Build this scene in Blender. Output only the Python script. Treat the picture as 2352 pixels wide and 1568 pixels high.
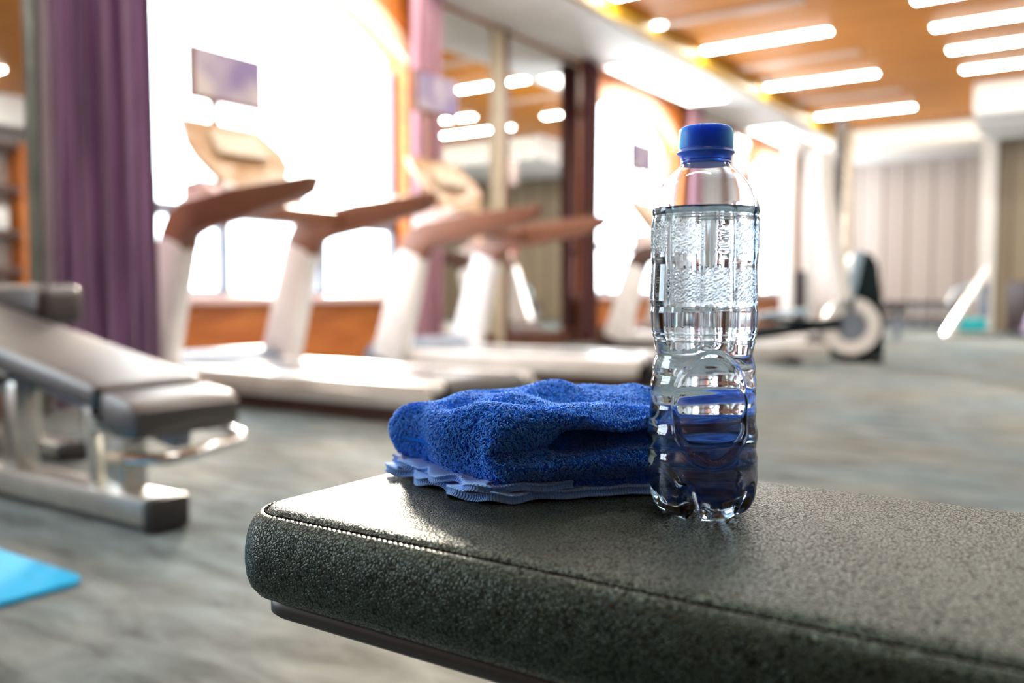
import bpy, bmesh, math, random
import numpy as np
from mathutils import Vector, Matrix
random.seed(4); rng = np.random.default_rng(4)
PI = math.pi; R = math.radians
for o in list(bpy.data.objects): bpy.data.objects.remove(o)
S = bpy.context.scene; COL = S.collection

# ------------------------------------------------------------------ camera
# room axes: X away from the window wall, Y along the window wall, Z up (metres)
cd = bpy.data.cameras.new('camera'); cam = bpy.data.objects.new('camera', cd); COL.objects.link(cam)
cam.location = (0, 0, .58); cam.rotation_euler = (R(90 - 3.13), 0, R(34.2))
cd.sensor_width = 36; cd.lens = 2047 * 36 / 2352
cd.clip_start = .01; cd.clip_end = 200
cd.dof.use_dof = True; cd.dof.focus_distance = .535; cd.dof.aperture_fstop = 4.0
S.camera = cam

# ------------------------------------------------------------------ world, daylight, exposure
W = bpy.data.worlds.new('sky'); S.world = W; W.use_nodes = True
bg = W.node_tree.nodes['Background']; bg.inputs[0].default_value = (.86, .94, 1, 1); bg.inputs[1].default_value = 4.2
S.view_settings.view_transform = 'Standard'; S.view_settings.look = 'None'
S.view_settings.exposure = 1.45; S.view_settings.gamma = 1; S.view_settings.use_curve_mapping = False
WIN = [(4.66, 1.36), (10.45, 1.36), (16.1, 1.15), (-1.14, 1.36)]         # centre Y and half width of the arched windows
for k, (yc, hw) in enumerate(WIN):                        # daylight portals in the three openings
    l = bpy.data.lights.new('window_portal', 'AREA'); l.shape = 'RECTANGLE'; l.size = 2.6; l.size_y = 2 * hw
    l.cycles.is_portal = True
    o = bpy.data.objects.new('window_portal', l); COL.objects.link(o); o.location = (-5.4, yc, 1.8)
    o.rotation_euler = (0, R(-90), 0)
def lamp_area(name, loc, rot, sx, sy, power, col=(1, .93, .82)):
    l = bpy.data.lights.new(name, 'AREA'); l.shape = 'RECTANGLE'; l.size = sx; l.size_y = sy; l.energy = power; l.color = col
    o = bpy.data.objects.new(name, l); COL.objects.link(o); o.location = loc; o.rotation_euler = rot
    return o
sun = bpy.data.lights.new('sun', 'SUN'); sun.energy = 5.0; sun.angle = R(9); sun.color = (1, .86, .7)
so = bpy.data.objects.new('sun', sun); COL.objects.link(so); so.location = (-12, 12, 9)
so.rotation_euler = Vector((-4.9, 4.85, 1.9)).to_track_quat('Z', 'Y').to_euler()

# ------------------------------------------------------------------ materials
def mat(name, col=(.5, .5, .5), rough=.5, metal=0, spec=.5, **kw):
    m = bpy.data.materials.new(name); m.use_nodes = True
    b = m.node_tree.nodes['Principled BSDF']
    b.inputs['Base Color'].default_value = (*col, 1); b.inputs['Roughness'].default_value = rough
    b.inputs['Metallic'].default_value = metal; b.inputs['Specular IOR Level'].default_value = spec
    for k, v in kw.items(): b.inputs[k.replace('_', ' ')].default_value = v
    return m
def nd(m, t, **kw):
    n = m.node_tree.nodes.new(t)
    for k, v in kw.items():
        if hasattr(n, k): setattr(n, k, v)
        else: n.inputs[k].default_value = v
    return n
def lk(m, a, b): m.node_tree.links.new(a, b)
def tex_noise(m, scale=(1, 1, 1), nscale=5., detail=4., rough=.5, dist=0.):
    tc = nd(m, 'ShaderNodeTexCoord'); mp = nd(m, 'ShaderNodeMapping'); mp.inputs['Scale'].default_value = scale
    lk(m, tc.outputs['Object'], mp.inputs[0])
    n = nd(m, 'ShaderNodeTexNoise'); n.inputs['Scale'].default_value = nscale; n.inputs['Detail'].default_value = detail
    n.inputs['Roughness'].default_value = rough; n.inputs['Distortion'].default_value = dist
    lk(m, mp.outputs[0], n.inputs['Vector']); return n, mp
def ramp(m, src, stops):
    r = nd(m, 'ShaderNodeValToRGB'); cr = r.color_ramp
    while len(cr.elements) < len(stops): cr.elements.new(.5)
    for e, (p, c) in zip(cr.elements, stops): e.position = p; e.color = (*c, 1)
    lk(m, src, r.inputs[0]); return r
def noisy(name, c0, c1, nscale, scale=(1, 1, 1), rough=.5, bump=0, lo=.35, hi=.65, **kw):
    m = mat(name, c0, rough, **kw); b = m.node_tree.nodes['Principled BSDF']
    n, mp = tex_noise(m, scale, nscale)
    r = ramp(m, n.outputs['Fac'], [(lo, c0), (hi, c1)]); lk(m, r.outputs[0], b.inputs['Base Color'])
    if bump:
        bp = nd(m, 'ShaderNodeBump'); bp.inputs['Strength'].default_value = bump; bp.inputs['Distance'].default_value = .01
        lk(m, n.outputs['Fac'], bp.inputs['Height']); lk(m, bp.outputs[0], b.inputs['Normal'])
    return m
def emit(name, col, s):
    m = bpy.data.materials.new(name); m.use_nodes = True; nt = m.node_tree; nt.nodes.clear()
    e = nt.nodes.new('ShaderNodeEmission'); e.inputs[0].default_value = (*col, 1); e.inputs[1].default_value = s
    o = nt.nodes.new('ShaderNodeOutputMaterial'); nt.links.new(e.outputs[0], o.inputs[0]); return m

M = {}
M['mirror'] = mat('mirror_silver', (.88, .89, .88), .01, 1)
M['white'] = noisy('painted_white', (.82, .81, .78), (.76, .75, .72), 3, rough=.6)
M['wallwood'] = noisy('orange_wood', (.62, .20, .035), (.44, .12, .02), 3, (1, 1, 6), rough=.45)
M['sillwood'] = noisy('pale_sill', (.75, .58, .55), (.68, .5, .48), 4, rough=.35)
M['archtrim'] = noisy('arch_trim', (.86, .55, .38), (.78, .46, .3), 4, rough=.5)
M['gold'] = noisy('gold_edge', (.62, .38, .02), (.48, .28, .015), 6, rough=.4)
M['brownframe'] = noisy('brown_frame', (.16, .06, .035), (.11, .04, .025), 6, rough=.4)
M['creamframe'] = noisy('cream_frame', (.62, .54, .40), (.55, .47, .35), 6, rough=.4)
M['greyframe'] = noisy('grey_frame', (.24, .27, .25), (.17, .19, .18), 6, rough=.3, metal=.3)
M['silver'] = noisy('silver_paint', (.72, .71, .68), (.62, .61, .58), 8, rough=.28, metal=.35)
M['pearl'] = noisy('pearl_paint', (.86, .84, .82), (.8, .78, .76), 8, rough=.35)
M['armflare'] = noisy('flare_brown_plastic', (.27, .11, .06), (.22, .09, .05), 8, rough=.45)  # dark grey plastic with the warm sun flare put into its colour
M['armdark'] = noisy('dark_brown_plastic', (.11, .05, .035), (.08, .04, .03), 8, rough=.45)
M['belt'] = noisy('running_belt', (.30, .31, .33), (.24, .25, .27), 90, rough=.22)
M['darkplastic'] = noisy('charcoal_plastic', (.05, .045, .05), (.035, .03, .035), 10, rough=.4)
M['greyplastic'] = noisy('blue_grey_plastic', (.22, .26, .32), (.17, .2, .26), 10, rough=.35)
M['black'] = noisy('black_plastic', (.012, .011, .011), (.02, .018, .018), 10, rough=.45)
M['chrome'] = noisy('chrome', (.75, .75, .74), (.68, .68, .67), 10, rough=.18, metal=1)
M['steel'] = noisy('brushed_steel', (.62, .62, .58), (.5, .5, .47), 14, rough=.3, metal=.8)
M['padtop'] = noisy('dark_vinyl', (.014, .008, .008), (.02, .012, .012), 12, rough=.42, spec=.9, Coat_Weight=.5, Coat_Roughness=.4)
M['padred'] = noisy('dark_red_vinyl', (.03, .006, .005), (.02, .004, .004), 12, rough=.5)
M['mat'] = noisy('blue_foam', (.005, .42, .80), (.004, .36, .72), 40, rough=.75, bump=.1)
M['teal'] = noisy('teal_foam', (.01, .45, .5), (.01, .38, .45), 20, rough=.6)
M['panelconsole'] = noisy('console_face', (.50, .36, .22), (.42, .24, .12), 9, rough=.3)
M['housing'] = noisy('dark_teal_housing', (.003, .010, .013), (.005, .015, .018), 8, rough=.5, spec=.2)
M['bluebeam'] = noisy('pale_blue_beam', (.36, .5, .62), (.3, .44, .56), 8, rough=.35)
M['lilac'] = noisy('lilac_foam', (.6, .52, .75), (.52, .45, .68), 8, rough=.6)
M['rope'] = noisy('grey_rope', (.07, .06, .06), (.03, .025, .025), 30, rough=.8)
M['lamp'] = emit('lamp_tube', (1, .96, .88), 23)
M['cove'] = emit('cove_glow_panel', (1, .94, .86), 4)  # glow of the soffit strips, in place of bounced window light
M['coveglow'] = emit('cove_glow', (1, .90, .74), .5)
M['downlight'] = emit('downlight', (1, .96, .86), 7)
M['plate'] = noisy('pinkish_plate', (.72, .47, .33), (.66, .42, .3), 6, rough=.35)

def screen_mat():
    m = mat('screen_glass', (.25, .22, .35), .4, spec=.4); b = m.node_tree.nodes['Principled BSDF']
    n, mp = tex_noise(m, (1, 1.5, 1.5), 2.2, 1)
    r = ramp(m, n.outputs['Fac'], [(.35, (.25, .2, .4)), (.6, (.62, .58, .58))]); lk(m, r.outputs[0], b.inputs['Base Color'])
    return m
M['screen'] = screen_mat()

def ceiling_mat():
    m = mat('slatted_orange_wood', (.7, .3, .06), .5, spec=.3); b = m.node_tree.nodes['Principled BSDF']
    n, mp = tex_noise(m, (.5, 6, 1), 1.5, 3)
    tc = nd(m, 'ShaderNodeTexCoord'); w = nd(m, 'ShaderNodeTexWave'); w.wave_type = 'BANDS'; w.bands_direction = 'Y'
    w.inputs['Scale'].default_value = 3.4; w.inputs['Distortion'].default_value = 0; lk(m, tc.outputs['Object'], w.inputs['Vector'])
    r = ramp(m, n.outputs['Fac'], [(.3, (.62, .20, .015)), (.7, (.80, .30, .028))])
    r2 = ramp(m, w.outputs['Fac'], [(.0, (.35, .35, .35)), (.35, (1, 1, 1))])
    mx = nd(m, 'ShaderNodeMix'); mx.data_type = 'RGBA'; mx.blend_type = 'MULTIPLY'; mx.inputs[0].default_value = 1
    lk(m, r.outputs[0], mx.inputs[6]); lk(m, r2.outputs[0], mx.inputs[7]); lk(m, mx.outputs[2], b.inputs['Base Color'])
    return m
M['ceiling'] = ceiling_mat()

def panel_mat(name, c0, c1, pitch):
    m = mat(name, c0, .5); b = m.node_tree.nodes['Principled BSDF']
    tc = nd(m, 'ShaderNodeTexCoord'); sp = nd(m, 'ShaderNodeSeparateXYZ'); lk(m, tc.outputs['Object'], sp.inputs[0])
    ad = nd(m, 'ShaderNodeMath'); ad.operation = 'ADD'; lk(m, sp.outputs[0], ad.inputs[0]); lk(m, sp.outputs[1], ad.inputs[1])
    dv = nd(m, 'ShaderNodeMath'); dv.operation = 'DIVIDE'; dv.inputs[1].default_value = pitch; lk(m, ad.outputs[0], dv.inputs[0])
    fl = nd(m, 'ShaderNodeMath'); fl.operation = 'FLOOR'; lk(m, dv.outputs[0], fl.inputs[0])
    wn = nd(m, 'ShaderNodeTexWhiteNoise'); wn.noise_dimensions = '1D'; lk(m, fl.outputs[0], wn.inputs['W'])
    fr = nd(m, 'ShaderNodeMath'); fr.operation = 'FRACT'; lk(m, dv.outputs[0], fr.inputs[0])
    r = ramp(m, wn.outputs[0], [(0, c0), (1, c1)])
    g = ramp(m, fr.outputs[0], [(0, (.38, .33, .28)), (.08, (.38, .33, .28)), (.11, (1, 1, 1))])
    mx = nd(m, 'ShaderNodeMix'); mx.data_type = 'RGBA'; mx.blend_type = 'MULTIPLY'; mx.inputs[0].default_value = 1
    lk(m, r.outputs[0], mx.inputs[6]); lk(m, g.outputs[0], mx.inputs[7]); lk(m, mx.outputs[2], b.inputs['Base Color'])
    return m
M['panels'] = panel_mat('pale_board_panels', (.42, .35, .31), (.52, .46, .42), .42)
M['panels2'] = panel_mat('taupe_board_panels', (.26, .21, .14), (.31, .25, .17), .42)

def carpet_mat():
    m = mat('grey_carpet', (.2, .2, .2), .95, spec=.15); b = m.node_tree.nodes['Principled BSDF']
    n, mp = tex_noise(m, (1.6, 5, 1), 2.6, 7, .68, .5)
    n2, mp2 = tex_noise(m, (1, 1, 1), 1.3, 3)
    r = ramp(m, n.outputs['Fac'], [(.34, (.08, .09, .09)), (.5, (.155, .175, .18)), (.66, (.22, .25, .26))])
    r2 = ramp(m, n2.outputs['Fac'], [(.38, (1.04, .97, .86)), (.6, (.90, 1.0, 1.05))])
    mx = nd(m, 'ShaderNodeMix'); mx.data_type = 'RGBA'; mx.blend_type = 'MULTIPLY'; mx.inputs[0].default_value = 1
    lk(m, r.outputs[0], mx.inputs[6]); lk(m, r2.outputs[0], mx.inputs[7]); lk(m, mx.outputs[2], b.inputs['Base Color'])
    n3, mp3 = tex_noise(m, (1, 1, 1), 220, 3)
    bp = nd(m, 'ShaderNodeBump'); bp.inputs['Strength'].default_value = .4; bp.inputs['Distance'].default_value = .004
    lk(m, n3.outputs['Fac'], bp.inputs['Height']); lk(m, bp.outputs[0], b.inputs['Normal'])
    return m
M['carpet'] = carpet_mat()

def curtain_mat(name, c0, c1):
    m = mat(name, c0, .85, spec=.2); b = m.node_tree.nodes['Principled BSDF']
    n, mp = tex_noise(m, (30, 30, .6), 2, 2)
    r = ramp(m, n.outputs['Fac'], [(.35, c0), (.65, c1)]); lk(m, r.outputs[0], b.inputs['Base Color'])
    t = nd(m, 'ShaderNodeBsdfTranslucent'); lk(m, r.outputs[0], t.inputs[0])
    ms = nd(m, 'ShaderNodeMixShader'); ms.inputs[0].default_value = .35
    out = m.node_tree.nodes['Material Output']
    lk(m, b.outputs[0], ms.inputs[1]); lk(m, t.outputs[0], ms.inputs[2]); lk(m, ms.outputs[0], out.inputs[0])
    return m
M['curtain'] = curtain_mat('plum_curtain', (.36, .23, .38), (.20, .12, .20))
M['sheer'] = curtain_mat('pink_curtain', (.62, .38, .45), (.5, .28, .34))
M['browncurtain'] = curtain_mat('brown_curtain', (.19, .085, .085), (.13, .06, .06))

def pane_mat():
    m = bpy.data.materials.new('window_glass'); m.use_nodes = True; nt = m.node_tree; nt.nodes.clear()
    t = nt.nodes.new('ShaderNodeBsdfTransparent'); g = nt.nodes.new('ShaderNodeBsdfGlossy'); g.inputs['Roughness'].default_value = .02
    ms = nt.nodes.new('ShaderNodeMixShader'); ms.inputs[0].default_value = .05
    o = nt.nodes.new('ShaderNodeOutputMaterial')
    nt.links.new(t.outputs[0], ms.inputs[1]); nt.links.new(g.outputs[0], ms.inputs[2]); nt.links.new(ms.outputs[0], o.inputs[0]); return m
M['pane'] = pane_mat()

def leather_mat():
    m = mat('black_green_leather', (.006, .010, .008), .24, spec=.62, Specular_Tint=(.72, 1, .84, 1)); b = m.node_tree.nodes['Principled BSDF']
    tc = nd(m, 'ShaderNodeTexCoord')
    n = nd(m, 'ShaderNodeTexNoise'); n.inputs['Scale'].default_value = 110; n.inputs['Detail'].default_value = 2
    lk(m, tc.outputs['Object'], n.inputs['Vector'])
    mx = nd(m, 'ShaderNodeMix'); mx.data_type = 'VECTOR'; mx.inputs[0].default_value = .006
    lk(m, tc.outputs['Object'], mx.inputs[4]); lk(m, n.outputs['Color'], mx.inputs[5])
    v = nd(m, 'ShaderNodeTexVoronoi'); v.feature = 'DISTANCE_TO_EDGE'; v.inputs['Scale'].default_value = 440
    lk(m, mx.outputs[1], v.inputs['Vector'])
    v2 = nd(m, 'ShaderNodeTexVoronoi'); v2.feature = 'DISTANCE_TO_EDGE'; v2.inputs['Scale'].default_value = 800
    lk(m, mx.outputs[1], v2.inputs['Vector'])
    cr = nd(m, 'ShaderNodeMapRange'); cr.inputs['From Max'].default_value = .22; cr.interpolation_type = 'SMOOTHSTEP'; lk(m, v.outputs[0], cr.inputs[0])
    cr2 = nd(m, 'ShaderNodeMapRange'); cr2.inputs['From Max'].default_value = .25; cr2.inputs['To Max'].default_value = .35; lk(m, v2.outputs[0], cr2.inputs[0])
    ad = nd(m, 'ShaderNodeMath'); ad.operation = 'ADD'; lk(m, cr.outputs[0], ad.inputs[0]); lk(m, cr2.outputs[0], ad.inputs[1])
    n3 = nd(m, 'ShaderNodeTexNoise'); n3.inputs['Scale'].default_value = 28; n3.inputs['Detail'].default_value = 4; lk(m, tc.outputs['Object'], n3.inputs['Vector'])
    ad2 = nd(m, 'ShaderNodeMath'); ad2.operation = 'MULTIPLY_ADD'; ad2.inputs[1].default_value = 1.6
    cc = ramp(m, cr.outputs[0], [(.0, (.0008, .001, .001)), (.35, (.004, .006, .005)), (.8, (.006, .009, .007))]); lk(m, cc.outputs[0], b.inputs['Base Color'])
    sr = nd(m, 'ShaderNodeMapRange'); sr.inputs['To Min'].default_value = .10; sr.inputs['To Max'].default_value = .75; lk(m, cr.outputs[0], sr.inputs[0]); lk(m, sr.outputs[0], b.inputs['Specular IOR Level'])
    rr_ = nd(m, 'ShaderNodeMapRange'); rr_.inputs['To Min'].default_value = .55; rr_.inputs['To Max'].default_value = .30; lk(m, cr.outputs[0], rr_.inputs[0]); lk(m, rr_.outputs[0], b.inputs['Roughness'])
    lk(m, n3.outputs['Fac'], ad2.inputs[0]); lk(m, ad.outputs[0], ad2.inputs[2])
    bp = nd(m, 'ShaderNodeBump'); bp.inputs['Strength'].default_value = 1.0; bp.inputs['Distance'].default_value = .00020
    lk(m, ad2.outputs[0], bp.inputs['Height']); lk(m, bp.outputs[0], b.inputs['Normal'])
    return m
M['leather'] = leather_mat()
M['thread'] = mat('black_thread', (.003, .003, .003), .9, spec=.05)

def glass(name, ior, col=(1, 1, 1), rough=0.):
    m = bpy.data.materials.new(name); m.use_nodes = True; nt = m.node_tree; nt.nodes.clear()
    g = nt.nodes.new('ShaderNodeBsdfGlass'); g.inputs['IOR'].default_value = ior; g.inputs['Roughness'].default_value = rough
    g.inputs['Color'].default_value = (*col, 1)
    o = nt.nodes.new('ShaderNodeOutputMaterial'); nt.links.new(g.outputs[0], o.inputs[0]); return m
M['pet'] = glass('clear_bottle_plastic', 1.45, (.96, .98, 1))
M['water'] = glass('clear_water', 1.33, (.88, .95, 1))
M['cap'] = mat('blue_cap_plastic', (.02, .16, 1.0), .32, Subsurface_Weight=.8, Subsurface_Scale=.012, Subsurface_Radius=(.3, .6, 1))
M['capring'] = mat('blue_ring_plastic', (.04, .2, 1.0), .3, Transmission_Weight=.35)
M['terry'] = mat('blue_terry', (.026, .26, 1.0), .9, spec=.0, Sheen_Weight=.8, Sheen_Roughness=.4, Sheen_Tint=(.55, .76, 1, 1))
M['terrybase'] = mat('blue_towel_cloth', (.014, .18, .9), .95, spec=.0)
def hem_mat():
    m = mat('blue_woven_hem', (.16, .42, .95), .75, spec=.2, Sheen_Weight=.6, Sheen_Tint=(.8, .9, 1, 1)); b = m.node_tree.nodes['Principled BSDF']
    uv = nd(m, 'ShaderNodeUVMap'); w = nd(m, 'ShaderNodeTexWave'); w.bands_direction = 'X'; w.inputs['Scale'].default_value = 9
    lk(m, uv.outputs[0], w.inputs['Vector'])
    bp = nd(m, 'ShaderNodeBump'); bp.inputs['Strength'].default_value = .6; bp.inputs['Distance'].default_value = .0006
    lk(m, w.outputs['Fac'], bp.inputs['Height']); lk(m, bp.outputs[0], b.inputs['Normal']); return m
M['hem'] = hem_mat()

# ------------------------------------------------------------------ helpers
class MB:
    """collects shapes into one mesh"""
    def __init__(s): s.bm = bmesh.new()
    def box(s, c, d, r=0, rot=None, seg=2):
        b = bmesh.new(); bmesh.ops.create_cube(b, size=1)
        for v in b.verts: v.co = Vector((v.co.x * d[0], v.co.y * d[1], v.co.z * d[2]))
        if r: bmesh.ops.bevel(b, geom=b.edges[:], offset=min(r, min(d) * .45), segments=seg, profile=.6, affect='EDGES')
        Mx = Matrix.Translation(c) @ (rot.to_matrix().to_4x4() if rot is not None else Matrix())
        b.transform(Mx); s._add(b); return s
    def _add(s, b):
        me = bpy.data.meshes.new('t'); b.to_mesh(me); b.free(); s.bm.from_mesh(me); bpy.data.meshes.remove(me)
    def beam(s, a, b, w, h, r=.005, up=(0, 0, 1), w2=None, h2=None):
        """tapering box between two points; w across, h along up"""
        a = Vector(a); b = Vector(b); d = (b - a); L = d.length; z = d / L
        x = Vector(up).cross(z).normalized(); y = z.cross(x)
        bb = bmesh.new(); bmesh.ops.create_cube(bb, size=1)
        for v in bb.verts:
            t = v.co.z + .5; ww = w + ((w2 or w) - w) * t; hh = h + ((h2 or h) - h) * t
            v.co = Vector((v.co.x * ww, v.co.y * hh, v.co.z * L))
        if r: bmesh.ops.bevel(bb, geom=bb.edges[:], offset=min(r, .45 * min(w, h, w2 or w, h2 or h)), segments=2, profile=.6, affect='EDGES')
        m3 = Matrix((x, y, z)).transposed().to_4x4(); bb.transform(Matrix.Translation((a + b) / 2) @ m3); s._add(bb); return s
    def tube(s, pts, r, n=10, closed=False, ell=None):
        """round tube along a path; r number or list"""
        pts = [Vector(p) for p in pts]; N = len(pts); rr = r if hasattr(r, '__len__') else [r] * N
        rings = []; px = None
        for i, p in enumerate(pts):
            if closed: t = (pts[(i + 1) % N] - pts[i - 1]).normalized()
            else: t = (pts[min(i + 1, N - 1)] - pts[max(i - 1, 0)]).normalized()
            if px is None:
                up = Vector((0, 0, 1)) if abs(t.z) < .9 else Vector((1, 0, 0)); px = up.cross(t).normalized()
            else: px = (px - t * px.dot(t)).normalized()
            py = t.cross(px); ring = []
            for k in range(n):
                a = 2 * PI * k / n
                ring.append(s.bm.verts.new(p + (px * math.cos(a) + py * math.sin(a)) * rr[i]))
            rings.append(ring)
        for i in range(N if closed else N - 1):
            A, B = rings[i], rings[(i + 1) % N]
            for k in range(n): s.bm.faces.new((A[k], A[(k + 1) % n], B[(k + 1) % n], B[k]))
        if not closed: s.bm.faces.new(rings[0][::-1]); s.bm.faces.new(rings[-1])
        return s
    def lathe(s, prof, n=32, c=(0, 0, 0), axis='Z'):
        rings = []
        for (r, z) in prof:
            ring = []
            for k in range(n):
                a = 2 * PI * k / n; v = Vector((r * math.cos(a), r * math.sin(a), z))
                if axis == 'Y': v = Vector((v.x, v.z, v.y))
                if axis == 'X': v = Vector((v.z, v.x, v.y))
                ring.append(s.bm.verts.new(Vector(c) + v))
            rings.append(ring)
        for A, B in zip(rings, rings[1:]):
            for k in range(n): s.bm.faces.new((A[k], A[(k + 1) % n], B[(k + 1) % n], B[k]))
        s.bm.faces.new(rings[0][::-1]); s.bm.faces.new(rings[-1]); return s
    def prism(s, poly, ax, lo, hi, r=0):
        """polygon in the two axes other than ax, extruded lo..hi"""
        b = bmesh.new()
        def P(u, v, w): return {'X': (w, u, v), 'Y': (u, w, v), 'Z': (u, v, w)}[ax]
        A = [b.verts.new(P(u, v, lo)) for u, v in poly]; B = [b.verts.new(P(u, v, hi)) for u, v in poly]
        b.faces.new(A[::-1]); b.faces.new(B); n = len(poly)
        for i in range(n): b.faces.new((A[i], A[(i + 1) % n], B[(i + 1) % n], B[i]))
        bmesh.ops.recalc_face_normals(b, faces=b.faces)
        if r: bmesh.ops.bevel(b, geom=b.edges[:], offset=r, segments=2, profile=.6, affect='EDGES')
        s._add(b); return s
    def build(s, name, m, parent=None, smooth=True, loc=None, rotz=None):
        bmesh.ops.recalc_face_normals(s.bm, faces=s.bm.faces)
        me = bpy.data.meshes.new(name); s.bm.to_mesh(me); s.bm.free()
        me.materials.append(m)
        if smooth:
            me.polygons.foreach_set('use_smooth', [True] * len(me.polygons))
            me.set_sharp_from_angle(angle=R(38))
        o = bpy.data.objects.new(name, me); COL.objects.link(o); o.parent = parent
        if loc: o.location = loc
        if rotz is not None: o.rotation_euler.z = rotz
        return o
def npmesh(name, V, Fq, m, parent=None, smooth=True):
    """mesh from numpy vertices and equal-length faces"""
    me = bpy.data.meshes.new(name); V = np.asarray(V, 'f4'); Fq = np.asarray(Fq, 'i4'); k = Fq.shape[1]
    me.vertices.add(len(V)); me.vertices.foreach_set('co', V.ravel())
    me.loops.add(Fq.size); me.loops.foreach_set('vertex_index', Fq.ravel())
    me.polygons.add(len(Fq)); me.polygons.foreach_set('loop_start', np.arange(0, Fq.size, k, dtype='i4'))
    me.update(calc_edges=True); me.validate()
    if smooth: me.polygons.foreach_set('use_smooth', [True] * len(me.polygons))
    me.materials.append(m); o = bpy.data.objects.new(name, me); COL.objects.link(o); o.parent = parent; return o
def grid_faces(nr, nc, wrap=True):
    """quads of an nr x nc grid of vertices, columns wrapping"""
    i, j = np.meshgrid(np.arange(nr - 1), np.arange(nc if wrap else nc - 1), indexing='ij'); j2 = (j + 1) % nc
    return np.stack([i * nc + j, i * nc + j2, (i + 1) * nc + j2, (i + 1) * nc + j], -1).reshape(-1, 4)
def tag(o, label=None, cat=None, group=None, kind=None):
    if label: o['label'] = label
    if cat: o['category'] = cat
    if group: o['group'] = group
    if kind: o['kind'] = kind
    return o
def thing(name, label, cat, loc=(0, 0, 0), rotz=0, group=None):
    o = bpy.data.objects.new(name, None); COL.objects.link(o); o.location = loc; o.rotation_euler = (0, 0, rotz)
    o.empty_display_size = .1
    return tag(o, label, cat, group)
def struct(name, mb, m, label=None, parent=None):
    o = mb.build(name, m, parent)
    if parent is None: tag(o, label, 'room', kind='structure')
    return o
def copy_tree(o, parent=None):
    c = o.copy(); COL.objects.link(c); c.parent = parent
    for ch in [x for x in bpy.data.objects if x.parent == o]: copy_tree(ch, c)
    return c

# ------------------------------------------------------------------ the room
CEIL = 3.42; XW = -5.2; XR = 5.5; YB = -4.0; YF = 17.5
struct('floor', MB().box(((XW + XR) / 2, (YB + YF) / 2, -.05), (XR - XW + .8, YF - YB + .6, .1)), M['carpet'], 'mottled grey carpet floor of the gym')
struct('ceiling', MB().box(((XW + XR) / 2, (YB + YF) / 2, CEIL + .05), (XR - XW + .8, YF - YB + .6, .1)), M['ceiling'], 'orange slatted wooden ceiling')
def arch_z(y, yc): return 3.06 - 2.3 + math.sqrt(2.3 ** 2 - (y - yc) ** 2)
SILL = .56
wm = MB(); ys = [YB - .2]
for yc, hw in sorted(WIN): ys += [yc - hw + 2 * hw * i / 28 for i in range(29)]
ys.append(YF + .2)
for a, b in zip(ys, ys[1:]):
    win = [yc for yc, hw in WIN if a >= yc - hw - 1e-6 and b <= yc + hw + 1e-6]
    if not win: wm.box(((XW - .13), (a + b) / 2, CEIL / 2), (.26, b - a, CEIL))
    else:
        yc = win[0]; wm.box((XW - .13, (a + b) / 2, (SILL - .06) / 2), (.26, b - a, SILL - .06))
        wm.prism([(a, arch_z(a, yc)), (b, arch_z(b, yc)), (b, CEIL), (a, CEIL)], 'X', XW - .26, XW)
struct('wall_left', wm, M['wallwood'], 'orange wooden wall with arched windows')
struct('wall_back', MB().box(((XW + XR) / 2, YB - .1, CEIL / 2), (XR - XW + .8, .2, CEIL)), M['brownframe'], 'dark brown wall behind the viewer')
struct('wall_right', MB().box((XR + .1, (YB + YF) / 2, CEIL / 2), (.2, YF - YB, CEIL)), M['panels'], 'pale panelled wall across from the windows')
struct('wall_far', MB().box(((XW + XR) / 2, YF + .1, CEIL / 2), (XR - XW + .8, .2, CEIL)), M['panels'], 'pale vertical board wall at the far end')
struct('wall_projecting', MB().box((1.95, 16.6, 1.6), (7.1, 1.8, 3.2)), M['panels2'], 'taupe board wall projecting at the right')
struct('trim_1', MB().box((-1.70, 15.68, 1.6), (.22, .2, 3.2), .01), M['white'], 'white corner post of the projecting wall')
struct('trim_2', MB().box((-3.0, 16.85, 3.185), (2.55, 1.3, .47), .02), M['white'], 'white bulkhead over the pale far wall')
struct('trim_3', MB().box((1.9, 14.6, 3.2), (7.2, 2.0, .44), .02).box((1.75, 14.9, 2.96), (7.0, 1.5, .1), .02), M['white'], 'white stepped bulkhead at the upper right')
struct('trim_4', MB().box((XW + .5, (YB + YF) / 2, 3.31), (1.0, YF - YB, .18), .01), M['white'], 'white soffit running above the windows')
struct('trim_5', MB().box((XW + 1.04, (YB + 16.2) / 2, 3.33), (.06, 16.2 - YB, .17), .008), M['gold'], 'gold wooden edge of the soffit')
struct('trim_6', MB().box((XR - .35, (YB + 13.6) / 2, 3.2), (.7, 13.6 - YB, .44), .01), M['white'], 'white bulkhead above the right wall')
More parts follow.
